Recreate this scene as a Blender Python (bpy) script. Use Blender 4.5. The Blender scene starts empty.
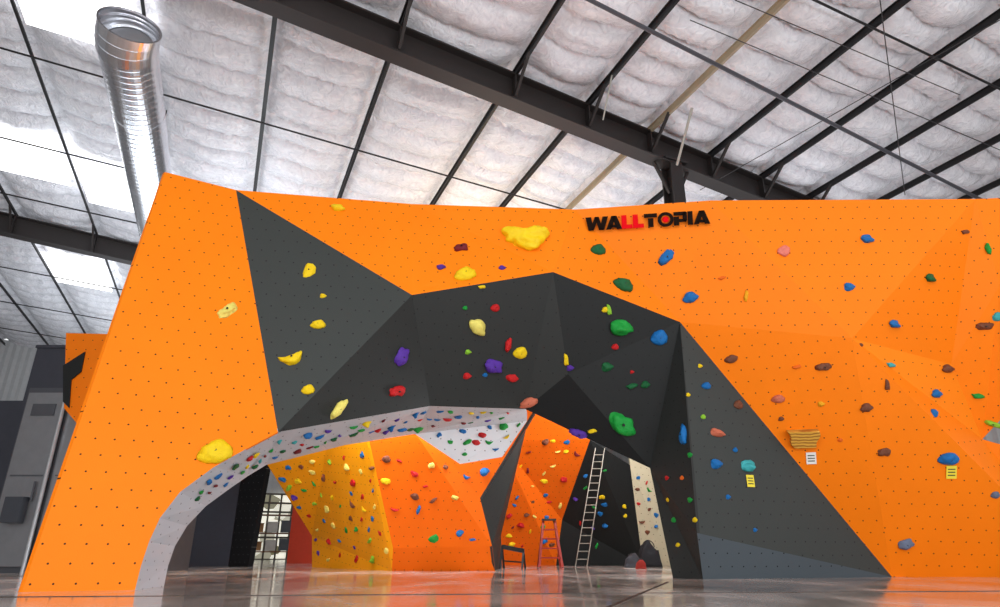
import bpy, bmesh, math, random
import numpy as np
from mathutils import Vector, Matrix, noise
from mathutils.bvhtree import BVHTree
random.seed(7)
S=bpy.context.scene
COL=S.collection
S.view_settings.view_transform='Standard'
F=640.0; PITCH=math.radians(21.3); H=0.3
sp,cp=math.sin(PITCH),math.cos(PITCH)
CAM=Vector((0,0,H))
def ray(u,v):
    a=(303.5-v)/F
    return Vector(((u-500)/F, cp-a*sp, sp+a*cp))
def PY(u,v,Y):
    d=ray(u,v); return CAM+d*(Y/d.y)
def PZ(u,v,Z):
    d=ray(u,v); return CAM+d*((Z-H)/d.z)
def G(u,v): return PZ(u,v,0.0)
E1=Vector((-0.386,0.9225,0)); E2=Vector((0.9225,0.386,0))
def W(e1,e2,z): return E1*e1+E2*e2+Vector((0,0,z))
def PE(u,v,e1):
    d=ray(u,v); return CAM+d*((e1)/d.dot(E1))
def PPL(u,v,p0,n):
    d=ray(u,v); return CAM+d*((p0-CAM).dot(n)/d.dot(n))

# ---------------- materials
MATS={}
def srgb(r,g,b):
    f=lambda c:(c/255/12.92 if c/255<=.04045 else ((c/255+.055)/1.055)**2.4)
    return (f(r),f(g),f(b),1)
def newmat(name):
    m=bpy.data.materials.new(name); m.use_nodes=True
    return m,m.node_tree.nodes,m.node_tree.links,m.node_tree.nodes['Principled BSDF']
def mat(name,rgb,rough=.5,metal=0,var=.12,scale=8,bump=0.0,bscale=60,spec=.5):
    if name in MATS: return MATS[name]
    m,N,L,b=newmat(name)
    c=srgb(*rgb)
    tc=N.new('ShaderNodeTexCoord'); nz=N.new('ShaderNodeTexNoise'); nz.inputs['Scale'].default_value=scale; nz.inputs['Detail'].default_value=4
    L.new(tc.outputs['Object'],nz.inputs['Vector'])
    mx=N.new('ShaderNodeMix'); mx.data_type='RGBA'
    mx.inputs[6].default_value=tuple(x*(1-var) for x in c[:3])+(1,)
    mx.inputs[7].default_value=tuple(min(1,x*(1+var)) for x in c[:3])+(1,)
    L.new(nz.outputs['Fac'],mx.inputs[0]); L.new(mx.outputs[2],b.inputs['Base Color'])
    b.inputs['Roughness'].default_value=rough; b.inputs['Metallic'].default_value=metal
    b.inputs['Specular IOR Level'].default_value=spec
    if bump:
        n2=N.new('ShaderNodeTexNoise'); n2.inputs['Scale'].default_value=bscale; L.new(tc.outputs['Object'],n2.inputs['Vector'])
        bp=N.new('ShaderNodeBump'); bp.inputs['Strength'].default_value=bump; bp.inputs['Distance'].default_value=.02
        L.new(n2.outputs['Fac'],bp.inputs['Height']); L.new(bp.outputs['Normal'],b.inputs['Normal'])
    MATS[name]=m; return m
def panelmat(name,rgb,dot=(70,36,10),rough=.6,rad=.055,sp_=.165,dots=True,spec=.2):
    """painted plywood with drilled t-nut holes (pattern in metres, UV)"""
    if name in MATS: return MATS[name]
    m,N,L,b=newmat(name); c=srgb(*rgb)
    uv=N.new('ShaderNodeTexCoord')
    nz=N.new('ShaderNodeTexNoise'); nz.inputs['Scale'].default_value=1.3; nz.inputs['Detail'].default_value=6
    L.new(uv.outputs['UV'],nz.inputs['Vector'])
    mx=N.new('ShaderNodeMix'); mx.data_type='RGBA'
    mx.inputs[6].default_value=tuple(x*.92 for x in c[:3])+(1,); mx.inputs[7].default_value=tuple(min(1,x*1.06) for x in c[:3])+(1,)
    L.new(nz.outputs['Fac'],mx.inputs[0])
    col=mx.outputs[2]
    if dots:
        sc=N.new('ShaderNodeVectorMath'); sc.operation='SCALE'; sc.inputs['Scale'].default_value=1/sp_
        L.new(uv.outputs['UV'],sc.inputs[0])
        sx=N.new('ShaderNodeSeparateXYZ'); L.new(sc.outputs[0],sx.inputs[0])
        def M(op,a,bv=None):
            n=N.new('ShaderNodeMath'); n.operation=op
            if isinstance(a,(int,float)): n.inputs[0].default_value=a
            else: L.new(a,n.inputs[0])
            if bv is not None:
                if isinstance(bv,(int,float)): n.inputs[1].default_value=bv
                else: L.new(bv,n.inputs[1])
            return n.outputs[0]
        fl=M('FLOOR',sx.outputs[1]); par=M('MULTIPLY',M('MODULO',fl,2.0),.5)
        fx=M('SUBTRACT',M('FRACT',M('ADD',sx.outputs[0],par)),.5)
        fy=M('SUBTRACT',M('FRACT',sx.outputs[1]),.5)
        d=M('SQRT',M('ADD',M('MULTIPLY',fx,fx),M('MULTIPLY',fy,fy)))
        k=M('LESS_THAN',d,rad)
        m2=N.new('ShaderNodeMix'); m2.data_type='RGBA'; L.new(k,m2.inputs[0]); L.new(col,m2.inputs[6]); m2.inputs[7].default_value=srgb(*dot)
        col=m2.outputs[2]
    L.new(col,b.inputs['Base Color']); b.inputs['Roughness'].default_value=rough
    b.inputs['Specular IOR Level'].default_value=spec
    n2=N.new('ShaderNodeTexNoise'); n2.inputs['Scale'].default_value=90; L.new(uv.outputs['UV'],n2.inputs['Vector'])
    bp=N.new('ShaderNodeBump'); bp.inputs['Strength'].default_value=.15; bp.inputs['Distance'].default_value=.01
    L.new(n2.outputs['Fac'],bp.inputs['Height']); L.new(bp.outputs['Normal'],b.inputs['Normal'])
    MATS[name]=m; return m
def emis(name,rgb,st):
    m,N,L,b=newmat(name); b.inputs['Base Color'].default_value=srgb(*rgb)
    nz=N.new('ShaderNodeTexNoise'); nz.inputs['Scale'].default_value=1.5
    r=N.new('ShaderNodeMapRange'); r.inputs['To Min'].default_value=st*.8; r.inputs['To Max'].default_value=st*1.2
    L.new(nz.outputs['Fac'],r.inputs['Value']); L.new(r.outputs[0],b.inputs['Emission Strength'])
    b.inputs['Emission Color'].default_value=srgb(*rgb); return m

ORL=panelmat('orange_panel_paint',(249,128,0))
ORR=panelmat('orange_panel_paint_deep',(247,125,0))
ORF=panelmat('orange_panel_paint_lit',(251,132,10))  # lit copy of the orange: the brighter facet's light is in the colour
YEL=panelmat('amber_panel_paint',(254,166,6))
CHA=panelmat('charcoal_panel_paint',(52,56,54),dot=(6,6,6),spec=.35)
GRY=panelmat('grey_panel_paint',(190,195,202),dot=(60,60,65))
WHT=panelmat('white_panel_paint',(222,225,230),dot=(80,80,80))
BEI=panelmat('beige_panel_paint',(205,195,165),dot=(60,50,40))
STEEL=mat('dark_steel',(46,41,40),.5,.2)
BLK=mat('black_steel',(20,18,20),.5,.1)
BEIGEST=mat('primed_steel',(160,145,120),.5)
ALU=mat('galvanized',(200,202,205),.35,.8)

# ---------------- helpers
def mkobj(name,verts,faces,material,parent=None,smooth=False):
    me=bpy.data.meshes.new(name); me.from_pydata([tuple(v) for v in verts],[],faces); me.update()
    if material: me.materials.append(material)
    o=bpy.data.objects.new(name,me); COL.objects.link(o)
    if smooth:
        for p in me.polygons: p.use_smooth=True
    if parent: o.parent=parent
    return o
def tag(o,label,cat,group=None):
    o['label']=label; o['category']=cat
    if group: o['group']=group
    return o
def empty(name,loc=(0,0,0)):
    o=bpy.data.objects.new(name,None); COL.objects.link(o); o.location=loc; o.empty_display_size=.2
    return o
def par(child,parent):
    child.parent=parent; child.matrix_parent_inverse=Matrix.Translation(-parent.location)
def boxgeo(c,ax,ay,az,sx,sy,sz):
    vs=[];
    for i in (-1,1):
        for j in (-1,1):
            for k in (-1,1):
                vs.append(c+ax*(i*sx/2)+ay*(j*sy/2)+az*(k*sz/2))
    fs=[(0,1,3,2),(4,6,7,5),(0,4,5,1),(2,3,7,6),(0,2,6,4),(1,5,7,3)]
    return vs,fs
def merge(parts):
    V=[];Fc=[]
    for v,f in parts:
        o=len(V); V+=list(v); Fc+=[tuple(i+o for i in q) for q in f]
    return V,Fc
X,Y_,Z_=Vector((1,0,0)),Vector((0,1,0)),Vector((0,0,1))
def beamgeo(a,b,w,h,up=Z_):
    d=(b-a); L=d.length; d.normalize(); s=d.cross(up).normalized(); u=s.cross(d)
    return boxgeo((a+b)/2,d,s,u,L,w,h)
def ibeam(a,b,w,h,t=.03,up=Z_):
    d=(b-a).normalized(); s=d.cross(up).normalized(); u=s.cross(d)
    return merge([beamgeo(a,b,t,h,up),beamgeo(a+u*h/2,b+u*h/2,w,t,up),beamgeo(a-u*h/2,b-u*h/2,w,t,up)])
def tubegeo(a,b,r,n=10):
    d=(b-a).normalized(); s=d.orthogonal().normalized(); u=d.cross(s)
    V=[];Fc=[]
    for p in (a,b):
        for i in range(n):
            t=2*math.pi*i/n; V.append(p+s*(r*math.cos(t))+u*(r*math.sin(t)))
    for i in range(n): Fc.append((i,(i+1)%n,n+(i+1)%n,n+i))
    Fc.append(tuple(range(n))[::-1]); Fc.append(tuple(range(n,2*n)))
    return V,Fc

BV_V=[];BV_F=[];BV_M=[]
def panel(pts,material,parent,name='panel',thick=.04,kind=None,label=None,flip=False):
    pts=[Vector(p) for p in pts]
    n=Vector((0,0,0))
    for i in range(len(pts)):
        n+=pts[i].cross(pts[(i+1)%len(pts)])
    n.normalize()
    cen=sum(pts,Vector())/len(pts)
    if (n.dot(CAM-cen)<0)!=flip: pts=pts[::-1]; n=-n
    bm=bmesh.new(); vs=[bm.verts.new(p) for p in pts]; f=bm.faces.new(vs)
    bm.normal_update()
    bmesh.ops.triangulate(bm,faces=[f],ngon_method='EAR_CLIP')
    ux=Z_.cross(n)
    ux=ux.normalized() if ux.length>.05 else X
    uy=n.cross(ux)
    uvl=bm.loops.layers.uv.new('UVMap')
    bm.verts.index_update()
    off=len(BV_V)
    for v in bm.verts: BV_V.append(v.co.copy())
    for f in bm.faces:
        BV_F.append([off+v.index for v in f.verts]); BV_M.append(material.name)
        for l in f.loops: l[uvl].uv=(l.vert.co.dot(ux),l.vert.co.dot(uy))
    me=bpy.data.meshes.new(name); bm.to_mesh(me); bm.free(); me.materials.append(material)
    o=bpy.data.objects.new(name,me); COL.objects.link(o)
    sm=o.modifiers.new('thickness','SOLIDIFY'); sm.thickness=thick; sm.offset=-1
    if label: o['label']=label
    par(o,parent)
    return o

# ================= MAIN ARCH WALL
TOP=4.9
v0=PZ(165,172,TOP); tq=PZ(412,204,TOP); Tm=PZ(575,209.5,TOP); Tn=PZ(710,200.5,TOP); T4=PZ(1090,194,TOP)
b0=G(22,592); b1=G(135,590)
nl=(b1-b0).cross(v0-b0).normalized()
onL=lambda u,v:PPL(u,v,b0,nl)
v1=onL(236,190)
OUT=[b1]+[onL(*p) for p in [(141,566),(149,542),(160,518),(180,492),(214,467),(246,449),(278,432)]]
q3=OUT[-1]
INN=[G(164,586.3),PY(168,566,6.85),PY(175,546,6.92),PY(187,526,7.0),PY(206,506,7.12),PY(232,487,7.35),PY(248,476,7.5),PY(266,465,7.75)]
D=G(892,577)
nr=(T4-Tn).cross(D-Tn).normalized()
onR=lambda u,v:PPL(u,v,Tn,nr)
C=onR(680,322); B=onR(553,272)
B=PY(553,272,min(B.y-.3,8.1)); A=PY(412,295,7.45)
L1=PY(650,468,9.0); A2=PY(430,406,8.25)
na=(B-A).cross(A2-A).normalized()
nb=(C-B).cross(L1-B).normalized()
E=PPL(525,409,A,na); M0=PPL(568,374,A,na)
M1=PPL(568,374,B,nb)
if 8.0<M1.y<9.8 and 8.0<M0.y<9.8: M0=PY(568,374,.35*M0.y+.65*M1.y)
if E.y>9.8 or E.y<8.0: E=PY(525,409,9.0)
if M0.y>9.6 or M0.y<8.0: M0=PY(568,374,8.85)
L2=G(673,578.3); L3=G(703,579.2); K=PY(697,533,8.35)
cw=empty('climbing_wall',(0,8,0)); tag(cw,'tall orange and charcoal faceted bouldering wall with an open arch','climbing wall')
CHB=panelmat('charcoal_panel_paint_shaded',(25,27,27),dot=(1,1,1),spec=.3)  # shaded copy of the charcoal: overhang shade put into the colour
CHE=panelmat('charcoal_panel_paint_under_shade',(15,16,17),dot=(1,1,1),spec=.25)  # darkest charcoal copy, underside shade painted into the base colour
CHC=panelmat('charcoal_panel_paint_half_shade',(38,40,39),dot=(3,3,3),spec=.35)  # half-dark charcoal copy, facet shading carried by the colour
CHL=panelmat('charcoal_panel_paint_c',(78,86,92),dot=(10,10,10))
panel([v0,v1]+OUT[::-1]+[b0],ORL,cw,'orange_panel')
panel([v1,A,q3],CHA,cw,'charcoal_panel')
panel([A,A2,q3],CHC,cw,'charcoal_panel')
panel([v1,tq,A],ORL,cw,'orange_panel')
panel([tq,Tm,B,A],ORL,cw,'orange_panel')
panel([Tm,Tn,C,B],ORR,cw,'orange_panel')
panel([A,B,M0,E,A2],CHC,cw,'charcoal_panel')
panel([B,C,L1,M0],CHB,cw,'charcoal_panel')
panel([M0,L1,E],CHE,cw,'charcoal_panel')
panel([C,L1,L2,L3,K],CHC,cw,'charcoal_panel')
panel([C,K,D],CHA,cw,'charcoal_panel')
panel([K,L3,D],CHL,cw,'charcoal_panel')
# right orange
R1=onR(838,347)-Y_*.38; R2=onR(962,360)+Y_*.22; R3=onR(1000,285); R4=onR(1000,435)+Y_*.34
R5=onR(1090,290)-Y_*.8; R6=onR(1090,470); R7=onR(1090,577); R7.z=0
R0=onR(975,199)
panel([Tn,R0,R2,R1,C],ORR,cw,'orange_panel')
panel([R0,T4,R5,R3],ORR,cw,'orange_panel')
panel([R0,R3,R2],ORR,cw,'orange_panel')
panel([R3,R5,R4,R2],ORR,cw,'orange_panel')
panel([R1,R2,R4],ORF,cw,'orange_panel')
panel([C,R1,D],ORR,cw,'orange_panel')
panel([R1,R4,R6,R7,D],ORR,cw,'orange_panel')
# soffit : faceted leg band
V=[]
for a_,b_ in zip(OUT,INN): V+=[a_,b_]
o=mkobj('grey_curved_panel',V,[(2*i,2*i+2,2*i+3,2*i+1) for i in range(len(OUT)-1)],GRY,smooth=False); par(o,cw)
me=o.data; uvl=me.uv_layers.new(name='UVMap'); run=[0]
for i in range(len(OUT)-1): run.append(run[-1]+(OUT[i+1]-OUT[i]).length)
for lp in me.loops:
    i=lp.vertex_index; uvl.data[lp.index].uv=(run[i//2],0 if i%2==0 else 1.0)
off=len(BV_V); BV_V+= [v.copy() for v in V]
for i in range(len(OUT)-1): BV_F.append([off+2*i,off+2*i+2,off+2*i+3,off+2*i+1]); BV_M.append('grey')
s5=PY(345,445,9.2); s6=PY(415,434,10.1); s7=PY(460,464,10.5); s8=PY(502,457,10.6); s9=PY(527,421,10.5)
panel([q3,A2,s5,INN[-1]],GRY,cw,'grey_panel')
panel([A2,E,s6,s5],GRY,cw,'grey_panel')
E_b=PY(527,413,10.0)
panel([E,E_b,s9,s6],GRY,cw,'grey_panel')
panel([s6,s9,s8,s7],WHT,cw,'white_panel')
lf=b0+Vector((.05,.25,0)); lt=v0+Vector((0.05,.1,0))
panel([b0,v0,lt,lf],ORL,cw,'return_panel',flip=False)

# ================= island boulder behind
isl=empty('climbing_boulder',(-2,13,0)); tag(isl,'freestanding amber and orange faceted boulder seen through the arch','climbing wall')
i1=G(312,567.5); i2=G(392,571); i3=PY(393,548,12.2); i4=PY(345,330,10.8); i5=PY(183,330,11.8); i6=PY(312,536,15.3); i7=G(495,571); i8=PY(492,546,12.2); i9=PY(480,498,12.0); i10=PY(583,330,11.8)
ORI=panelmat('orange_panel_paint_boulder',(236,106,0))
panel([i1,i2,i3,i4,i5,i6],YEL,isl,'amber_panel'); panel([i3,i8,i9,i10,i4],ORI,isl,'orange_panel'); panel([i2,i7,i8,i3],ORI,isl,'orange_panel')
i11=G(502,566); i12=PY(501,535,16); i13=PY(527,425,14); i14=PY(560,330,13.2)
panel([i7,i8,i12,i11],CHC,isl,'charcoal_panel'); panel([i8,i9,i13,i12],CHC,isl,'charcoal_panel'); panel([i9,i10,i14,i13],CHC,isl,'charcoal_panel')
rw=empty('rear_climbing_wall',(2,18,0)); tag(rw,'orange, charcoal and beige rear climbing wall beyond the arch','climbing wall')
k1=G(490,565.5); k2=G(556,565.5); k3=PY(562,520,17.6); k4=PY(590,440,16.0); k5=PY(628,340,14.6); k6=PY(520,340,14.6); k7=PY(500,440,16.0)
RED=panelmat('deep_orange_panel_paint',(236,104,6))
panel([k1,k2,k3,k4,k5,k6,k7],RED,rw,'orange_panel')
k8=G(643,565.5); k9=PY(630,465,16.6); k10=PY(618,340,15)
panel([k2,k8,k9,k4,k3],CHB,rw,'charcoal_panel')
k11=G(672,565.5); k12=PY(655,465,17.0); k13=PY(640,340,15.6)
panel([k8,k11,k12,k13,k10,k9],BEI,rw,'beige_panel')
dk=empty('charcoal_partition',(-6,15,0)); tag(dk,'flat dark charcoal partition standing on the concrete floor','wall panel')
p1=G(150,566.5); p2=G(228,566.5)
DKP=mat('charcoal_paint',(54,56,66),.6)
p4=p1+Z_*4.2; p3=p2+Z_*4.2
panel([p1,p2,p3,p4],DKP,dk,'panel',.15)
bk=empty('black_partition',(-5,15,0)); tag(bk,'black perforated partition beside a doorway','wall panel')
p5=p2+Vector((.02,-.02,0)); p6=G(248,566.8)
panel([p5,p6,p6+Z_*4.4+X*.25,p5+Z_*4.4],panelmat('black_panel',(24,24,26),dot=(90,90,90)),bk,'panel',.15)

# ================= BVH and holds
bvh=BVHTree.FromPolygons(BV_V,BV_F)
def hit(u,v):
    d=ray(u,v).normalized()
    loc,n,i,dist=bvh.ray_cast(CAM,d)
    if loc is None: return None
    if n.dot(d)>0: n=-n
    return loc,n,BV_M[i],dist
def hold_mesh(kind,seed):
    rnd=random.Random(seed); flat=kind in('slab','ledge')
    bm=bmesh.new(); bmesh.ops.create_icosphere(bm,subdivisions={'lobed':4,'ledge':4}.get(kind,2 if flat else 3),radius=1)
    off=Vector((rnd.random()*50,rnd.random()*50,rnd.random()*50))
    for v in bm.verts:
        p=v.co.copy(); n_=noise.noise(p*1.3+off)*.38+noise.noise(p*3+off)*.12
        if kind=='ledge': n_=0
        p*=1+n_
        x,y,z=p
        if kind=='blob': x*=1;y*=.8;z*=.65
        elif kind=='jug':
            y*=.75; z*=.8
            if z>0: 
                s=max(0,min(1,(y+.1)/.5)); z*=1-.6*s
                if y<0: z*=1.15
        elif kind=='crescent':
            y=y*.42-(x*x)*-.45-.25; z*=.5
        elif kind=='edge': y*=.42; z*=.5; y+=.12*math.sin(x*3)
        elif kind=='pinch': x*=.42; z*=.6; x+=.15*math.sin(y*2)
        elif kind=='wedge': z=z*.55*(1-.4*y); y*=.7
        elif kind=='slab': z*=.4; x*=1.1; y*=.8+.25*x
        elif kind=='twin':
            y*=.55+.25*abs(x); z*=.6-.25*math.exp(-x*x*14)
        elif kind=='lobed':
            t=math.atan2(y,x); k=1+.12*math.sin(3*t+1+seed)+.08*math.sin(5*t+2)+.05*math.sin(8*t)
            x*=k; y*=k*.66; z=z*.62*(1+.5*noise.noise(Vector((x*2.6,y*3.2,seed))))
        elif kind=='ledge':
            x=max(-.62,min(.62,x))/.62; y=max(-.6,min(.6,y))/.6; z=max(0,min(.6,z))/.6
            z*=.35+.4*(y+1)/2; x*=(.72+.28*(y+1)/2); x+=.06*math.sin(y*4); y=y*.72
        z=max(z,-.02)
        v.co=(x,y,z)
    me=bpy.data.meshes.new('climbing_hold'); bm.to_mesh(me); bm.free()
    if not flat:
        for p in me.polygons: p.use_smooth=True
    me.materials.append(BLK); return me
KINDS=['blob','jug','crescent','edge','pinch','wedge','slab','twin']
TPL={k:[hold_mesh(k,i*13+j) for j in range(3)] for i,k in enumerate(KINDS+['lobed','ledge'])}
bmb=bmesh.new(); bmesh.ops.create_cone(bmb,cap_ends=True,segments=8,radius1=.11,radius2=.09,depth=.14); boltme=bpy.data.meshes.new('bolt'); bmb.to_mesh(boltme); bmb.free(); boltme.materials.append(BLK)
HC={'yellow':(250,205,8),'amber':(250,170,15),'cream':(240,222,110),'red':(195,20,24),'purple':(82,42,150),'blue':(8,105,175),'teal':(60,170,175),
'green':(18,150,55),'darkgreen':(12,92,48),'brown':(115,66,44),'salmon':(205,110,82),'pink':(230,125,110),'tan':(215,160,60),'white':(225,225,220),'grey':(100,112,135),'lime':(140,200,50),'maroon':(115,20,30),'orange':(235,105,15)}
def hmat(c): return mat('resin_'+c,HC[c],.55,var=.2,scale=3,bump=.5,bscale=14,spec=.35)
def woodmat():
    if 'resin_striped' in MATS: return MATS['resin_striped']
    m,N,L,b=newmat('resin_striped'); tc=N.new('ShaderNodeTexCoord'); wv=N.new('ShaderNodeTexWave'); wv.bands_direction='Y'; wv.inputs['Scale'].default_value=1.2; wv.inputs['Distortion'].default_value=4; wv.inputs['Detail'].default_value=2
    L.new(tc.outputs['Object'],wv.inputs['Vector']); cr=N.new('ShaderNodeValToRGB'); cr.color_ramp.elements[0].color=srgb(165,105,30); cr.color_ramp.elements[1].color=srgb(232,180,70)
    L.new(wv.outputs['Fac'],cr.inputs[0]); L.new(cr.outputs[0],b.inputs['Base Color']); b.inputs['Roughness'].default_value=.6; MATS['resin_striped']=m; return m
surf={'orange':'orange','amber':'amber','charcoal':'charcoal','grey':'grey','white':'white','beige':'beige','deep':'orange','black':'black'}
NH=[0]
def hold(u,v,c,size,kind=None,rot=None,asp=1.0,group='holds on the arch wall'):
    h=hit(u,v)
    if not h: return
    loc,n,mn,dist=h
    if u>700 and size<25: size*=.92
    d=ray(u,v); w=size/2/F*(dist/d.length)
    kind=kind or random.choice(KINDS)
    me=random.choice(TPL[kind])
    o=bpy.data.objects.new('climbing_hold',me); COL.objects.link(o)
    up=(Z_-n*Z_.dot(n)); up=up.normalized() if up.length>.05 else Y_
    x=up.cross(n).normalized()
    R=Matrix((x,up,n)).transposed().to_4x4()
    rot=random.uniform(-.7,.7) if rot is None else rot
    o.matrix_world=Matrix.Translation(loc+n*.002)@R@Matrix.Rotation(rot,4,'Z')@Matrix.Diagonal((w,w*asp,w*.9,1))
    o.material_slots[0].link='OBJECT'; o.material_slots[0].material=woodmat() if kind=='ledge' else hmat(c)
    nm={'lobed':'lumpy lobed','ledge':'striped flat-topped'}.get(kind,kind+'-shaped')
    tag(o,f"{'large ' if size>17 else 'small ' if size<8 else ''}{c} resin {nm} climbing hold bolted to {surf.get(mn.split('_')[0],'painted')} panel",'climbing hold',group)
    if size>=14 and kind not in('lobed','ledge'):
        b=bpy.data.objects.new('bolt',boltme); COL.objects.link(b); b.parent=o; b.location=(0,0,.42 if kind in('crescent','edge','slab') else .55)
    NH[0]+=1
    return o
HL=[(227,311,'cream',21,'twin',.9,.9),(215,453,'yellow',31,'blob',.2,.9),(338,208,'yellow',13,'jug',0,1),(309,271,'yellow',15,'slab',1.2,1),(318,325,'yellow',14,'blob',0,.8),
(292,358,'yellow',23,'crescent',.5,1.1),(323,296,'yellow',6,'blob',0,1),(308,390,'yellow',12,'blob',0,1),(338,409,'cream',22,'pinch',-.3,1.1),(401,357,'purple',21,'wedge',1.3,.9),
(397,391,'red',20,'twin',.2,.8),(527,238,'yellow',42,'lobed',.1,1.0),(461,248,'maroon',16,'twin',.2,.8),(441,267,'purple',9,'jug',0,1),(465,275,'yellow',22,'blob',.3,.8),(502,268,'purple',7,'blob',0,1),
(477,327,'cream',20,'blob',-.8,.9),(465,308,'green',5,'blob',0,1),(482,287,'yellow',8,'edge',0,1),(495,308,'red',9,'blob',0,1),(493,366,'purple',21,'wedge',-.2,.9),(508,345,'red',15,'pinch',.2,1),
(520,353,'yellow',14,'blob',0,1),(468,352,'lime',6,'blob',0,1),(512,378,'red',12,'wedge',0,1),(528,403,'salmon',19,'blob',.3,.6),(566,360,'yellow',12,'pinch',.4,1),(570,368,'purple',7,'blob',0,1),
(467,376,'red',8,'blob',0,1),(485,375,'blue',5,'blob',0,1),(579,434,'purple',18,'twin',-.4,.7),(592,431,'yellow',9,'edge',0,1),(605,310,'yellow',7,'blob',0,1),(598,250,'darkgreen',15,'blob',0,.9),
(623,285,'darkgreen',20,'blob',-.4,.8),(621,327,'green',23,'jug',-.2,.9),(609,310,'lime',11,'pinch',.5,1),(622,424,'green',28,'wedge',-.6,1),(645,385,'darkgreen',9,'blob',0,1),(632,386,'darkgreen',12,'edge',0,1),
(615,347,'red',7,'blob',0,1),(632,372,'red',4,'blob',0,1),(659,338,'blue',16,'blob',0,1.1),(667,257,'blue',18,'twin',.7,.9),(690,298,'blue',15,'blob',0,.9),(684,435,'blue',19,'pinch',.2,1.1),(607,367,'darkgreen',11,'blob',0,1),
(706,386,'blue',11,'blob',0,.8),(738,405,'brown',11,'blob',0,1),(717,433,'salmon',17,'blob',-.2,.6),(716,464,'blue',14,'blob',0,.9),(748,466,'teal',17,'jug',0,1),(703,417,'lime',6,'blob',0,1),(688,395,'yellow',5,'blob',0,1),
(682,478,'orange',5,'blob',0,1),(690,455,'green',6,'blob',0,1),(728,497,'blue',6,'blob',0,1),(735,450,'blue',6,'blob',0,1),(690,500,'green',6,'blob',0,1),(695,520,'yellow',6,'blob',0,1),(755,530,'blue',5,'blob',0,1),(674,520,'green',6,'blob',0,1),(678,545,'yellow',5,'blob',0,1),(700,366,'yellow',5,'blob',0,1),(667,478,'red',5,'blob',0,1),(668,500,'yellow',5,'blob',0,1),
(784,251,'pink',15,'wedge',.5,1),(867,239,'blue',13,'jug',0,1),(849,287,'blue',11,'blob',0,1),(930,278,'darkgreen',13,'jug',0,.9),(894,324,'blue',14,'jug',0,.8),(722,278,'orange',8,'edge',0,1),(746,296,'amber',11,'pinch',0,1),
(731,359,'brown',13,'wedge',.3,1),(824,367,'brown',16,'twin',0,.8),(797,367,'orange',9,'edge',0,1),(778,399,'salmon',13,'blob',0,.8),(803,438,'tan',29,'ledge',0,.85),(781,419,'brown',6,'blob',0,1),(821,404,'amber',7,'blob',0,1),
(866,408,'brown',13,'blob',0,.9),(891,365,'teal',12,'edge',-.3,1),(887,385,'brown',12,'pinch',.3,1),(947,369,'brown',16,'blob',0,.7),(936,394,'blue',14,'blob',0,.8),(934,413,'blue',12,'blob',.3,.9),
(884,452,'brown',15,'twin',0,.9),(948,459,'blue',21,'blob',0,.75),(905,544,'grey',18,'wedge',.3,.8),(984,326,'brown',17,'twin',0,.8),(997,317,'teal',11,'blob',0,1),(988,249,'green',13,'pinch',.4,1),(965,232,'brown',11,'edge',0,1),(978,396,'green',13,'edge',-.4,1),(993,424,'lime',16,'twin',-.5,.6),(995,495,'grey',9,'blob',0,1),
(861,345,'brown',5,'blob',0,1),(840,440,'orange',5,'blob',0,1)]
for (u,v,c,s,k,r,a) in HL: hold(u,v,c,s,k,r,a)
def inpoly(x,y,P):
    c=False;n=len(P)
    for i in range(n):
        x1,y1=P[i];x2,y2=P[i-1]
        if (y1>y)!=(y2>y) and x<(x2-x1)*(y-y1)/(y2-y1)+x1: c=not c
    return c
def scatter(poly,n,cols,smin,smax,mind,group):
    xs=[p[0] for p in poly]; ys=[p[1] for p in poly]; pts=[];tr=0
    while len(pts)<n and tr<4000:
        tr+=1; x=random.uniform(min(xs),max(xs)); y=random.uniform(min(ys),max(ys))
        if inpoly(x,y,poly) and all((x-a)**2+(y-b)**2>mind*mind for a,b in pts):
            pts.append((x,y)); hold(x,y,random.choice(cols),smin+(smax-smin)*random.random()**1.5,asp=random.uniform(.8,1.1),group=group)
scatter([(190,503),(205,484),(282,439),(430,411),(512,411),(500,420),(415,429),(345,439),(266,460),(214,492)],64,['yellow','red','blue','green','purple','blue','teal','green','darkgreen','maroon'],6,11,7,'holds under the arch')
scatter([(425,436),(500,424),(520,424),(498,450),(462,456)],13,['yellow','red','green','blue'],5,9,8,'holds under the arch')
scatter([(275,470),(368,447),(388,548),(388,560),(318,560),(312,530)],54,['yellow','red','blue','green','purple','brown','red','blue','lime','cream'],5,10,10,'holds on the rear boulder')
scatter([(376,447),(455,465),(490,470),(470,498),(482,545),(398,545)],17,['yellow','red','blue','green','brown','cream'],5,10,13,'holds on the rear boulder')
scatter([(530,428),(585,444),(560,510),(552,545),(505,548),(508,500)],34,['yellow','red','blue','green','maroon','brown','cream'],4,8,7,'holds on the rear wall')
scatter([(595,455),(625,470),(636,545),(575,550),(572,500)],14,['yellow','red','blue','green','purple'],4,7,8,'holds on the rear wall')
scatter([(633,470),(650,474),(664,550),(645,552)],12,['brown','blue','green','red'],4,7,7,'holds on the rear wall')
TAGY=mat('yellow_tag_paper',(235,215,60),.8); TAGW=mat('white_tag_paper',(230,230,225),.8); PRT=mat('tag_print',(50,60,50),.8)
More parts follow.
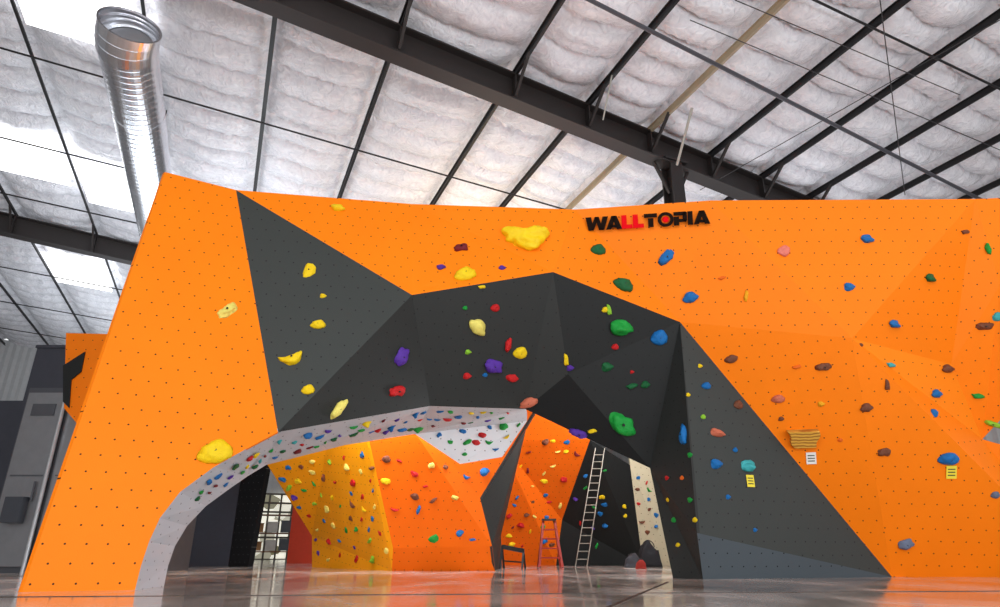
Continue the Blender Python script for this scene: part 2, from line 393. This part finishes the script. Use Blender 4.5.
for (u,v,s,m) in [(750,481,9,TAGY),(951,472,9,TAGY),(811,458,9,TAGW)]:
    h=hit(u,v)
    if h:
        loc,n,_,dist=h; up=(Z_-n*Z_.dot(n)).normalized(); x=up.cross(n); w=s/F*dist*.9
        e=empty('paper_tag',loc); tag(e,('yellow' if m is TAGY else 'white')+' paper grade tag hanging under a climbing hold','tag','grade tags')
        vs,fs=boxgeo(loc+n*.01,x,up,n,w,w*1.3,.004); a=mkobj('card',vs,fs,m); par(a,e)
        vs,fs=merge([boxgeo(loc+n*.013+up*(w*.3*k),x,up,n,w*.7,w*.1,.003) for k in (-1,0,1)]); a=mkobj('printed_lines',vs,fs,PRT); par(a,e)

# ================= wall lettering (flat heavy block letters)
lgR=mat('red_letter_vinyl',(222,8,22),.8,var=.03,spec=.1); lgB=mat('black_letter_vinyl',(26,14,8),.8,var=.03,spec=.1)
def lettering():
    o0=hit(586,231)[0]; ox=hit(709,224.5)[0]; n=hit(650,222)[1]
    xd=(ox-o0); Lw=xd.length; xd=(xd-n*xd.dot(n)).normalized(); yd=n.cross(xd).normalized()
    oy=hit(587,218)[0]; sy=abs((oy-o0).dot(yd))*.97
    e=empty('wall_lettering',o0); tag(e,'black and red WALLTOPIA lettering on the orange panel','sign')
    q=lambda *p:list(p)
    Wg=(1.56,[q((0,1),(.40,1),(.54,0),(.18,0)),q((.28,0),(.54,0),(.92,1),(.64,1)),q((.64,1),(.92,1),(1.18,0),(.90,0)),q((.92,0),(1.26,0),(1.56,1),(1.18,1))])
    Ag=(1.10,[q((0,0),(.36,0),(.72,1),(.40,1)),q((.40,1),(.76,1),(1.10,0),(.74,0)),q((.2,.12),(.80,.12),(.74,.34),(.26,.34))])
    Lg=(.74,[q((0,0),(.36,0),(.36,1),(0,1)),q((.36,0),(.74,0),(.74,.30),(.36,.30))])
    Tg=(.88,[q((0,.70),(.88,.70),(.88,1),(0,1)),q((.26,0),(.62,0),(.62,.66),(.26,.66))])
    Pg=(.90,[q((0,0),(.36,0),(.36,.66),(0,.66)),q((0,.72),(.76,.72),(.82,1),(0,1)),q((.36,.24),(.82,.24),(.76,.48),(.36,.48)),q((.60,.4),(.90,.34),(.90,.92),(.60,.9)),q((.74,.77),(.90,.92),(.82,1),(.64,1)),q((.64,.24),(.82,.24),(.90,.36),(.64,.45))])
    Ig=(.34,[q((0,0),(.34,0),(.34,1),(0,1))])
    x=0; geos=[]
    for ch,gm in zip('WALLTOPIA',[Wg,Ag,Lg,Lg,Tg,None,Pg,Ig,Ag]):
        if ch=='O':
            for r0,r1,m in ((.31,.54,lgB),(0.001,.22,lgR)):
                V=[];Fc=[];n_=40
                for k in range(n_):
                    t=2*math.pi*k/n_
                    V.append((x+.53+math.cos(t)*r0,.5+math.sin(t)*r0)); V.append((x+.53+math.cos(t)*r1,.5+math.sin(t)*r1))
                for k in range(n_):
                    a=2*k;b=2*((k+1)%n_); Fc.append((a,a+1,b+1,b))
                geos.append((V,Fc,m))
            x+=1.07; continue
        w_,polys=gm; V=[];Fc=[]
        for P in polys:
            o=len(V); V+=[(p[0]+x,p[1]) for p in P]; Fc.append(tuple(range(o,o+len(P))))
        geos.append((V,Fc,lgR if ch=='L' else lgB)); x+=w_+(-.18 if ch=='W' else -.03 if ch=='A' else .03)
    sx=Lw/x
    for V,Fc,m in geos:
        o=mkobj('letter',[o0+xd*(p[0]*sx)+yd*(p[1]*sy)+n*.0015 for p in V],Fc,m)
        par(o,e)
lettering()

# ================= ROOF
gb=lambda e2:8.25-.07*e2
PUR=[-16.5,-14.5,-12.5,-10.5,-8.5,-6.5,-4.5,-2.4,-.3,1.7,3.9,5.5,7.0,8.6,10.1,11.6,13.1,14.6,16.1,17.6,19.1]
RE=36.0
def ceiling():
    e1=np.concatenate([np.arange(1.5,20,.045),np.arange(20,RE+.01,.1)])
    nseg=18; xs=[]; tt=[];bay=[]
    for i in range(len(PUR)-1):
        for k in range(nseg):
            xs.append(PUR[i]+(PUR[i+1]-PUR[i])*k/nseg); tt.append(k/nseg); bay.append(i)
    xs.append(PUR[-1]);tt.append(0);bay.append(len(PUR)-2)
    V=[];n2=len(xs)
    for a in e1:
        a=float(a)
        for x,t,b in zip(xs,tt,bay):
            s=math.sin(math.pi*t)**.5 if 0<t<1 else 0
            off=(b*0.37)%1
            jit=noise.noise(Vector((b*3.1,a*.3,0)))*.3+noise.noise(Vector((x*1.1,a*.6,3)))*.09
            w=(a+off+jit)/(.62 if b>10 else .78)
            q=abs(math.sin(math.pi*w))**.45
            rg=1-abs(noise.noise(Vector((x*2.6,a*2.0,b*2.0))))*2
            pk=(1-q)*.06*math.sin(t*44+b)+q*.012*math.sin(t*31+a*3+b)+.035*max(0,rg)**3
            z=-.05*s-(.30 if b>10 else .27)*s*q-.04*s*noise.noise(Vector((x*1.6,a*3.5,b)))+pk*s
            V.append(W(a,x,gb(x)+.88+z))
    Fc=[]
    for i in range(len(e1)-1):
        for j in range(n2-1):
            Fc.append((i*n2+j,i*n2+j+1,(i+1)*n2+j+1,(i+1)*n2+j))
    m,N,L,b=newmat('white_insulation_foil')
    tc=N.new('ShaderNodeTexCoord'); nz=N.new('ShaderNodeTexNoise'); nz.inputs['Scale'].default_value=7; nz.inputs['Detail'].default_value=5; nz.inputs['Roughness'].default_value=.55; nz.inputs['Distortion'].default_value=1.5
    L.new(tc.outputs['Object'],nz.inputs['Vector'])
    cr=N.new('ShaderNodeValToRGB'); cr.color_ramp.elements[0].position=.3; cr.color_ramp.elements[0].color=srgb(216,217,225); cr.color_ramp.elements[1].position=.65; cr.color_ramp.elements[1].color=srgb(238,239,244)
    L.new(nz.outputs['Fac'],cr.inputs[0]); L.new(cr.outputs[0],b.inputs['Base Color']); b.inputs['Roughness'].default_value=.27
    bp=N.new('ShaderNodeBump'); bp.inputs['Strength'].default_value=.85; bp.inputs['Distance'].default_value=.05
    L.new(nz.outputs['Fac'],bp.inputs['Height']); L.new(bp.outputs['Normal'],b.inputs['Normal'])
    o=mkobj('ceiling',V,Fc,m,smooth=True); o['kind']='structure'
ceiling()
for base in (8.42,20.7):
    ge=lambda e2:base+.075*e2
    a=W(ge(-15.5),-16.0,gb(-16.0)+.24); b=W(ge(18.5),18.6,gb(18.6)+.24)
    g=empty('roof_girder',(a+b)/2); tag(g,'dark brown steel I-beam girder carrying the roof purlins','beam','roof girders')
    V,Fc=ibeam(a,b,.32,.56,.035); o=mkobj('beam',V,Fc,STEEL); par(o,g)
    for e2 in PUR[1:-1]:
        p=W(ge(e2),e2,gb(e2)+.02)
        for sg in (-1,1):
            V,Fc=beamgeo(p+E1*(.1*sg),p+E1*(.75*sg)+Z_*.52,.05,.05); o=mkobj('flange_brace',V,Fc,STEEL); par(o,g)
        V,Fc=boxgeo(W(ge(e2),e2,gb(e2)+.25),E1,E2,Z_,.30,.03,.5); o=mkobj('stiffener_plate',V,Fc,STEEL); par(o,g)
for e2 in PUR[1:-1]:
    m=BEIGEST if e2==7.0 else BLK
    a=W(1.6,e2,gb(e2)+.56); b=W(RE-.1,e2,gb(e2)+.56)
    V,Fc=merge([beamgeo(a,b,.02,.10),beamgeo(a-Z_*.05+E2*.018,b-Z_*.05+E2*.018,.05,.012),beamgeo(a+Z_*.05-E2*.018,b+Z_*.05-E2*.018,.05,.012)])
    o=mkobj('roof_purlin',V,Fc,m); tag(o,('beige primed' if m is BEIGEST else 'black')+' steel roof purlin running under the white insulation','beam','roof purlins')
for e1 in (5.0,12.2,15.6,18.6,24.5,28.5,32.5):
    a=W(e1,-16.3,gb(-16.3)+.44); b=W(e1,18.8,gb(18.8)+.44)
    V,Fc=tubegeo(a,b,.02); o=mkobj('bridging_rod',V,Fc,BLK); tag(o,'thin black steel rod tying the roof purlins','rod','roof rods')
def rod(p,q,r,m,name,label,cat):
    V,Fc=tubegeo(p,q,r); o=mkobj(name,V,Fc,m,smooth=False); tag(o,label,cat)
pa=PZ(590,0,8.05); pb=PZ(962,190,7.35); d=(pb-pa)
rod(pa-d*.4,pb+d*.6,.035,mat('pipe_grey',(75,75,82),.4,.3),'sprinkler_pipe','grey sprinkler pipe hung under the roof purlins','pipe')
CB=mat('cable_dark',(50,48,50),.5)
for (u1,w1,z1,u2,w2,z2) in [(735,0,8.0,960,95,7.9),(690,20,8.0,1000,150,7.5),(1000,20,7.9,700,190,7.6),(880,0,7.7,905,195,7.3)]:
    rod(PZ(u1,w1,z1),PZ(u2,w2,z2),.008,CB,'bracing_cable','thin steel bracing cable strung below the roof','cable')
ct=PE(668,140,9.0); ct.z=gb(6.5)+.0
c=empty('steel_column',(ct.x,ct.y,0)); tag(c,'dark steel I-section column rising behind the climbing wall','column')
V,Fc=ibeam(Vector((ct.x,ct.y,0)),ct,.28,.3,.03,up=E1); o=mkobj('shaft',V,Fc,STEEL); par(o,c)
V,Fc=boxgeo(ct-Z_*.04,E1,E2,Z_,.4,.55,.05); o=mkobj('cap_plate',V,Fc,STEEL); par(o,c)
V,Fc=boxgeo(Vector((ct.x,ct.y,.02)),E1,E2,Z_,.45,.45,.03); o=mkobj('base_plate',V,Fc,STEEL); par(o,c)
for sg in (-1,1):
    V,Fc=beamgeo(ct-Z_*.75+E2*(.1*sg),ct-Z_*.05+E2*(.45*sg),.05,.06,E1); o=mkobj('knee_brace',V,Fc,STEEL); par(o,c)
rod(PZ(692,108,7.9),PY(677,165,10.6),.025,mat('offwhite_steel',(170,168,160),.5),'diagonal_strut','off-white steel strut beside the column','strut')
rod(PZ(612,75,8.4),PY(603,120,9.9),.015,mat('offwhite_steel',(170,168,160),.5),'hanger_rod','off-white hanger rod below the girder','strut')
SKY=emis('skylight_glow',(255,255,255),2.6)
def skylight(i,e1a,e1b,e2a,e2b):
    z=lambda e:gb(e)+.46
    V=[W(e1a,e2a,z(e2a)),W(e1a,e2b,z(e2b)),W(e1b,e2b,z(e2b)),W(e1b,e2a,z(e2a))]
    V2=[v+Z_*.06 for v in V]
    o=mkobj(f'window_{i}',V+V2,[(0,1,2,3),(7,6,5,4),(0,4,5,1),(1,5,6,2),(2,6,7,3),(3,7,4,0)],SKY); o['kind']='structure'
skylight(1,9.3,11.3,-4.35,-2.55); skylight(2,15.9,18.0,-4.35,-2.55); skylight(3,15.4,17.3,-6.35,-4.65); skylight(4,22.5,25.0,-6.35,-4.65)

def duct():
    z=7.25; a=8.95; b=20; r=.39; e2=-2.2
    GALV=mat('spiral_duct_metal',(228,230,236),.25,.92,var=.12,scale=2.5)
    root=empty('ventilation_duct',W(a,e2,z)); tag(root,'galvanized spiral ventilation duct with a short open elbow','duct')
    n=56; V=[];Fc=[]; st=int((b-a)/.02)
    for i in range(st+1):
        s=a+i*(b-a)/st
        for k in range(n):
            t=2*math.pi*k/n
            ph=((s/.14)+k/n)%1
            rr=r+(.0025 if ph<.2 else 0)
            V.append(W(s,e2+math.cos(t)*rr,z+math.sin(t)*rr))
    for i in range(st):
        for k in range(n):
            Fc.append((i*n+k,i*n+(k+1)%n,(i+1)*n+(k+1)%n,(i+1)*n+k))
    o=mkobj('spiral_tube',V,Fc,GALV,smooth=False); par(o,root)
    sm=o.modifiers.new('t','SOLIDIFY'); sm.thickness=.01
    P=W(a,e2,z)
    def ring(pos,dirv,rad):
        s=dirv.cross(Z_).normalized(); u=s.cross(dirv).normalized()
        return [pos+s*(math.cos(2*math.pi*k/n)*rad)+u*(math.sin(2*math.pi*k/n)*rad) for k in range(n)]
    side=(Z_*.6+E2*.3).normalized()
    pos=P.copy(); V=ring(P,-E1,r+.012); cnt=1; joints=[]
    for j in range(1,4):
        ang=math.radians(8*j); dv=(-E1*math.cos(ang)+side*math.sin(ang)).normalized()
        pos=pos+dv*.12; V+=ring(pos,dv,r+.012); cnt+=1; joints.append((pos.copy(),dv.copy()))
    Fc=[]
    for i in range(cnt-1):
        for k in range(n): Fc.append((i*n+k,i*n+(k+1)%n,(i+1)*n+(k+1)%n,(i+1)*n+k))
    o=mkobj('elbow',V,Fc,GALV); par(o,root)
    sm=o.modifiers.new('t','SOLIDIFY'); sm.thickness=.01
    for (jp,jd) in joints:
        V=ring(jp,jd,r)+ring(jp,jd,r+.025)+ring(jp+jd*.025,jd,r+.025)+ring(jp+jd*.025,jd,r)
        Fc=[]
        for i in range(3):
            for k in range(n): Fc.append((i*n+k,i*n+(k+1)%n,(i+1)*n+(k+1)%n,(i+1)*n+k))
        o=mkobj('collar',V,Fc,GALV); par(o,root)
    V=ring(P+E1*.02,-E1,r-.02)
    o=mkobj('damper_plate',V,[tuple(range(n))],mat('duct_inner',(150,150,154),.35,.6)); par(o,root)
    for s,rr,w in ((a+.03,.41,.05),(a+1.6,.405,.05),(a+4,.405,.05),(a+7,.405,.05)):
        V=[];Fc=[]
        prof=[(s-w/2,rr-.05),(s-w/2,rr),(s+w/2,rr),(s+w/2,rr-.05)]
        for (q,rad) in prof:
            for k in range(n):
                t=2*math.pi*k/n; V.append(W(q,e2+math.cos(t)*rad,z+math.sin(t)*rad))
        for i in range(3):
            for k in range(n): Fc.append((i*n+k,i*n+(k+1)%n,(i+1)*n+(k+1)%n,(i+1)*n+k))
        o=mkobj('collar',V,Fc,GALV); par(o,root)
    for s in (a+1.6,a+4,a+7):
        V,Fc=tubegeo(W(s,e2,z+.40),W(s,e2,gb(e2)+.6),.01); o=mkobj('hanger',V,Fc,BLK); par(o,root)
duct()

# ================= ROOM SHELL
m,N,L,b=newmat('polished_concrete'); 
tc=N.new('ShaderNodeTexCoord'); nz=N.new('ShaderNodeTexNoise'); nz.inputs['Scale'].default_value=1.1; nz.inputs['Detail'].default_value=9; nz.inputs['Roughness'].default_value=.65; nz.inputs['Distortion'].default_value=.6
mp=N.new('ShaderNodeMapping'); L.new(tc.outputs['Object'],mp.inputs[0]); mp.inputs['Scale'].default_value=(1,.5,1); L.new(mp.outputs[0],nz.inputs['Vector'])
cr=N.new('ShaderNodeValToRGB'); e=cr.color_ramp.elements; e[0].position=.34; e[0].color=srgb(136,123,114); e[1].position=.66; e[1].color=srgb(214,206,200)
x=e.new(.5); x.color=srgb(180,168,159)
L.new(nz.outputs['Fac'],cr.inputs[0]); L.new(cr.outputs[0],b.inputs['Base Color'])
rr=N.new('ShaderNodeMapRange'); rr.inputs['From Min'].default_value=.32; rr.inputs['From Max'].default_value=.68; rr.inputs['To Min'].default_value=.03; rr.inputs['To Max'].default_value=.18; L.new(nz.outputs['Fac'],rr.inputs['Value']); L.new(rr.outputs[0],b.inputs['Roughness'])
b.inputs['Specular IOR Level'].default_value=.45
n2=N.new('ShaderNodeTexNoise'); n2.inputs['Scale'].default_value=3; L.new(tc.outputs['Object'],n2.inputs['Vector'])
bp=N.new('ShaderNodeBump'); bp.inputs['Strength'].default_value=.04; bp.inputs['Distance'].default_value=.02; L.new(n2.outputs['Fac'],bp.inputs['Height']); L.new(bp.outputs['Normal'],b.inputs['Normal'])
fl=mkobj('floor',[W(-12,-18,0),W(-12,24,0),W(37,24,0),W(37,-18,0)],[(0,1,2,3)],m); fl['kind']='structure'
JM=mat('joint_filler',(52,44,40),.6)
ja=G(612,606); jb=G(668,582)
V,Fc=beamgeo(ja+(ja-jb)*.5+Z_*.002,jb+Z_*.002,.025,.004); o=mkobj('trim_2',V,Fc,JM); o['kind']='structure'
for i_,(p_,q_) in enumerate([((-6,4.9),(9,6.4)),((-9,9.6),(-3.6,9.9))]):
    V,Fc=beamgeo(Vector(p_+(.002,)),Vector(q_+(.002,)),.012,.004); o=mkobj(f'trim_{3+i_}',V,Fc,JM); o['kind']='structure'
CORR=mat('ribbed_wall_metal',(195,197,198),.5)
def corr(name,p,q,h0,h1):
    n=int((q-p).length/.15); V=[];Fc=[]; d=(q-p)/n; nn=d.cross(Z_).normalized()
    for i in range(n+1):
        o_=nn*(.03 if i%2 else 0); t=i/n
        V+= [p+d*i+o_, p+d*i+o_+Z_*(h0+(h1-h0)*t)]
    for i in range(n): Fc.append((2*i,2*i+2,2*i+3,2*i+1))
    o=mkobj(name,V,Fc,CORR); o['kind']='structure'
corr('wall_back',W(RE,-16.5,0),W(RE,19,0),gb(-16.5)+.8,gb(19)+.8)
corr('wall_left',W(1.5,-16.5,0),W(RE,-16.5,0),gb(-16.5)+.8,gb(-16.5)+.8)
corr('wall_right',W(1.5,19,0),W(RE,19,0),gb(19)+.8,gb(19)+.8)
m,N,L,b=newmat('hazy_daylight_glass'); tc=N.new('ShaderNodeTexCoord'); nz=N.new('ShaderNodeTexVoronoi'); nz.inputs['Scale'].default_value=1.6; L.new(tc.outputs['Object'],nz.inputs['Vector'])
cr=N.new('ShaderNodeValToRGB'); cr.color_ramp.elements[0].color=srgb(100,96,70); cr.color_ramp.elements[1].color=srgb(245,242,225); cr.color_ramp.elements[0].position=.1; cr.color_ramp.elements[1].position=.6
L.new(nz.outputs['Color'],cr.inputs[0]); L.new(cr.outputs[0],b.inputs['Base Color']); L.new(cr.outputs[0],b.inputs['Emission Color']); b.inputs['Emission Strength'].default_value=.8; GL=m
dd=PE(250,560,RE-.2); ee=PE(286,560,RE-.2); dd.z=0; ee.z=0
wdt=(ee-dd).length; ux=(ee-dd).normalized(); WH=3.1
V,Fc=boxgeo((dd+ee)/2+Z_*WH/2,ux,E1,Z_,wdt,.03,WH); o=mkobj('window_6',V,Fc,GL); o['kind']='structure'
FR=mat('frame_grey',(95,88,76),.5); parts=[]
for i in range(4): parts.append(boxgeo(dd+ux*(wdt*i/3)+Z_*WH/2-E1*.05,ux,E1,Z_,.09,.06,WH))
for f_ in (0,.33,.72,.86,1): parts.append(boxgeo((dd+ee)/2+Z_*(WH*f_)-E1*.05,ux,E1,Z_,wdt,.06,.09))
V,Fc=merge(parts); o=mkobj('trim_1',V,Fc,FR); o['kind']='structure'
rk=PE(268,566,RE-5); rk.z=0
sr=empty('storage_rack',rk); tag(sr,'open steel storage rack standing before the bright doorway','shelf')
RS=mat('rack_steel',(120,70,40),.5)
for ix in (-1,1):
    for iy in (0,1):
        V,Fc=beamgeo(rk+ux*(.9*ix)+E1*(.5*iy),rk+ux*(.9*ix)+E1*(.5*iy)+Z_*2.0,.07,.07,Y_); o=mkobj('post',V,Fc,RS); par(o,sr)
for hz in (.35,1.1,1.85):
    V,Fc=boxgeo(rk+E1*.25+Z_*hz,ux,E1,Z_,1.85,.55,.05); o=mkobj('shelf_board',V,Fc,RS); par(o,sr)
BX=[mat('carton_brown',(165,120,75),.8),mat('carton_white',(215,210,200),.8),mat('bin_grey',(90,95,100),.6)]
for hz in (.375,1.125):
    for k in range(3):
        c0=rk+E1*.25+ux*(-.58+.58*k)+Z_*(hz+.19+.03*k)
        bxo=empty('storage_box',c0-Z_*.19); tag(bxo,('brown cardboard','white cardboard','grey plastic')[k]+' storage box resting on the steel rack','box','boxes on the storage rack')
        V,Fc=boxgeo(c0,ux,E1,Z_,.42,.38,.34+.06*k); o=mkobj('body',V,Fc,BX[k]); par(o,bxo)
        V,Fc=boxgeo(c0+Z_*(.18+.03*k),ux,E1,Z_,.45,.41,.04); o=mkobj('lid',V,Fc,BX[k]); par(o,bxo)
rp=empty('red_partition',G(300,565)); tag(rp,'red painted partition beyond the doorway','wall panel')
a=PY(287,560,21); b_=PY(330,560,21); a.z=b_.z=0
panel([a,b_,b_+Z_*2.3,a+Z_*2.3],mat('red_paint',(200,60,30),.6),rp,'panel',.1)

# ================= left cabinets
bo=empty('electrical_cabinet',(-8,12,0)); tag(bo,'grey metal electrical cabinets with tall doors and conduit','cabinet')
GM=mat('booth_grey',(82,84,90),.35,.4); DG=mat('door_grey',(132,134,138),.3,.5); LG=mat('trim_light_grey',(170,172,175),.35,.5)
V,Fc=boxgeo(Vector((-7.05,12,1.5)),X,Y_,Z_,2.4,2,3.0); o=mkobj('body',V,Fc,GM); par(o,bo)
for k,(xc,wd) in enumerate(((-7.86,.66),(-7.1,.68),(-6.34,.66))):
    V,Fc=boxgeo(Vector((xc,10.97,1.5)),X,Y_,Z_,wd,.06,2.8); o=mkobj('door',V,Fc,DG); par(o,bo)
    V,Fc=boxgeo(Vector((xc,10.935,1.5)),X,Y_,Z_,wd*.82,.02,.02); o=mkobj('door_seam',V,Fc,GM); par(o,bo)
    V,Fc=boxgeo(Vector((xc,10.935,2.6)),X,Y_,Z_,wd*.6,.03,.2); o=mkobj('vent',V,Fc,GM); par(o,bo)
    V,Fc=tubegeo(Vector((xc+wd*.3,10.9,1.1)),Vector((xc+wd*.3,10.9,1.4)),.018); o=mkobj('handle',V,Fc,GM); par(o,bo)
V,Fc=merge([tubegeo(Vector((-7.48,10.86,.0)),Vector((-7.48,10.86,3.3)),.03),tubegeo(Vector((-7.48,10.86,2.9)),Vector((-6.2,10.86,2.9)),.03)]); o=mkobj('conduit',V,Fc,LG); par(o,bo)
V,Fc=boxgeo(Vector((-7.85,10.85,.95)),X,Y_,Z_,.30,.14,.40); o=mkobj('switch_box',V,Fc,mat('switch_grey',(58,62,70),.4)); par(o,bo)
db=empty('charcoal_wall_block',(-8.9,12.8,0)); tag(db,'dark charcoal clad wall block beside grey electrical cabinets','wall panel')
V,Fc=boxgeo(Vector((-9.02,13.2,2.12)),X,Y_,Z_,1.15,1.0,4.28); o=mkobj('upper_block',V,Fc,DKP); par(o,db)
V,Fc=boxgeo(Vector((-10.2,13.3,1.6)),X,Y_,Z_,1.2,.8,3.2); o=mkobj('low_block',V,Fc,DKP); par(o,db)
V,Fc=boxgeo(Vector((-9.02,13.2,4.29)),X,Y_,Z_,1.2,1.05,.06); o=mkobj('cap',V,Fc,DKP); par(o,db)
ob=empty('orange_side_wall',(-6.5,10.5,0)); tag(ob,'small orange climbing panel with charcoal inset beside the cabinets','climbing wall')
o1=[PY(66,333,10.5),PY(150,335,10.5),PY(132,560,10.5),PY(98,560,10.5),PY(78,425,10.5),PY(64,408,10.5)]
panel(o1,ORR,ob,'orange_panel',.12)
panel([p-Y_*.03 for p in (PY(64,366,10.5),PY(86,352,10.5),PY(82,372,10.5),PY(72,380,10.5),PY(70,408,10.5),PY(64,402,10.5))],CHB,ob,'charcoal_panel',.02)

# ================= ladders
def ladder_simple(name,p0,p1,width,m,label,n=14):
    root=empty(name,p0); tag(root,label,'ladder')
    s=X*width/2
    for sg in (-1,1):
        V,Fc=beamgeo(p0+s*sg,p1+s*sg*.85,.018,.05,Y_); o=mkobj('rail',V,Fc,m); par(o,root)
    for i in range(1,n):
        t=i/n; c_=p0.lerp(p1,t); w=s*(1-.15*t)
        V,Fc=tubegeo(c_-w,c_+w,.010); o=mkobj('rung',V,Fc,m); par(o,root)
ladder_simple('extension_ladder',G(581,567.5),PY(600,448,15.8),.26,mat('ladder_aluminium',(135,131,120),.5,.3),'tall aluminium ladder leaning against the rear climbing wall',16)
def stepladder():
    g0=G(551,567.5); root=empty('stepladder',g0); tag(root,'orange fibreglass A-frame stepladder standing open','ladder')
    m=mat('orange_fibreglass',(150,30,8),.5)
    hgt=1.0
    for sg in (-1,1):
        for back in (0,1):
            p=g0+X*(.26*sg)+Y_*(.5*back); q=g0+X*(.13*sg)+Y_*(.25)+Z_*hgt
            V,Fc=beamgeo(p,q,.05,.06,Y_); o=mkobj('leg',V,Fc,m); par(o,root)
    for i in range(1,5):
        t=i/5; w=.26-.13*t
        V,Fc=boxgeo(g0+Y_*(.25*t)+Z_*(hgt*t),X,Y_,Z_,2*w,.09,.03); o=mkobj('step',V,Fc,m); par(o,root)
    V,Fc=boxgeo(g0+Y_*.25+Z_*(hgt+.02),X,Y_,Z_,.32,.2,.04); o=mkobj('top_cap',V,Fc,mat('black_plastic',(25,25,25),.4)); par(o,root)
stepladder()
def sawhorse(u,v,m):
    g0=G(u,v); root=empty('sawhorse',g0); tag(root,'low black folding sawhorse standing on the concrete floor','stand')
    a=g0+Vector((-.22,0,.42)); b=g0+Vector((.22,.15,.34))
    V,Fc=beamgeo(a,b,.09,.08); o=mkobj('top_rail',V,Fc,m); par(o,root)
    for e_ in (a,b):
        for sg in (-1,1):
            f=Vector((e_.x+.04*sg,e_.y+.22*sg,0)); V,Fc=beamgeo(e_,f,.04,.04,X); o=mkobj('leg',V,Fc,m); par(o,root)
    V,Fc=tubegeo(g0+Vector((-.2,.2,.15)),g0+Vector((.22,.3,.12)),.015); o=mkobj('brace',V,Fc,m); par(o,root)
sawhorse(513,569,BLK)
def bag(u,v,w,h,m,label):
    g0=G(u,v); root=empty('duffel_bag',g0); tag(root,label,'bag')
    bm=bmesh.new(); bmesh.ops.create_cube(bm,size=1); bmesh.ops.subdivide_edges(bm,edges=bm.edges[:],cuts=7,use_grid_fill=True)
    for q in bm.verts:
        p=q.co; r=1-.30*(abs(p.x)*2)**2.2; nn=noise.noise(p*3+Vector((u,0,0)))*.35
        q.co=Vector((p.x*w*(1-.25*(p.z+.5)),p.y*w*.5*r*(1+nn),max(0,(p.z+.5))*h*r*(1+nn)))
    me=bpy.data.meshes.new('body'); bm.to_mesh(me); bm.free(); me.materials.append(m)
    for f in me.polygons: f.use_smooth=True
    o=bpy.data.objects.new('body',me); COL.objects.link(o); o.location=g0; par(o,root)
    pts=[g0+Vector((math.cos(t)*w*.25,-.0,h*.85+math.sin(t)*h*.3)) for t in [math.pi*i/8 for i in range(9)]]
    V,Fc=merge([tubegeo(pts[i],pts[i+1],.012,6) for i in range(8)]); o=mkobj('handle',V,Fc,BLK); par(o,root)
bag(650,567,.55,.5,mat('black_cloth',(28,28,32),.9),'black cloth duffel bag lying on the floor')
bag(633,567.5,.38,.25,mat('dark_grey_cloth',(60,60,66),.9),'small dark grey cloth bag lying on the floor')
bag(641,569,.22,.16,mat('red_cloth',(150,40,30),.9),'small red cloth bag lying on the floor')

# ================= lights
w=bpy.data.worlds.new('World'); S.world=w; w.use_nodes=True
bg=w.node_tree.nodes['Background']; bg.inputs[0].default_value=(.97,.985,1,1); bg.inputs[1].default_value=1.05
def area(loc,tgt,sx,sy,e,col=(1,1,1)):
    l=bpy.data.lights.new('area','AREA'); l.shape='RECTANGLE'; l.size=sx; l.size_y=sy; l.energy=e; l.color=col
    o=bpy.data.objects.new('unseen_area_light',l); COL.objects.link(o); o.location=loc
    o.rotation_euler=(Vector(tgt)-Vector(loc)).to_track_quat('-Z','Y').to_euler()
area((-2.5,-4,5.6),(0,8,2),6,2.5,390)  # added key light behind the camera, no fixture modelled
area((0,-5,1.6),(0,8,1.8),8,2.6,190)  # added low fill from behind the camera, evens out wall and soffit
area((-2,10.9,3.2),(-3,14,1),4,1.2,240)  # added light hidden behind the arch wall, brightens the boulder
area((2.5,12.5,4.2),(2,18,1),3,1.5,330)  # added light out of view, brightens the rear climbing wall
area((2.9,9.9,1.4),(-3,7,1.3),1,1.6,90,(.96,.98,1))  # added light hidden behind the right leg, neutral fill for the grey band
UPC=(.88,.94,1)
area((3,13.2,4.2),(3,13.2,9),11,4,260,UPC)  # added upward light hidden behind the wall, brightens the insulation
area((-8,15,4.6),(-8,15,9),5,6,360,UPC)  # added upward light for the left ceiling, no real fixture there
area((-13,24,4.6),(-13,24,9),8,8,420,UPC)  # added upward light, lifts the dark far-left roof
area((7,-1.5,1.0),(2,8,9),8,2,400,UPC)  # added low light outside the view, aimed up at the ceiling
area((-.5,14.2,5.6),(-.5,14.2,9),2.5,1,80,(1,.72,.4))

cam=bpy.data.cameras.new('cam'); co=bpy.data.objects.new('camera',cam); COL.objects.link(co); co.location=CAM
co.rotation_euler=(math.pi/2+PITCH,0,0); cam.sensor_width=36; cam.lens=F/1000*36; cam.clip_end=200
S.camera=co
print('holds',NH[0])
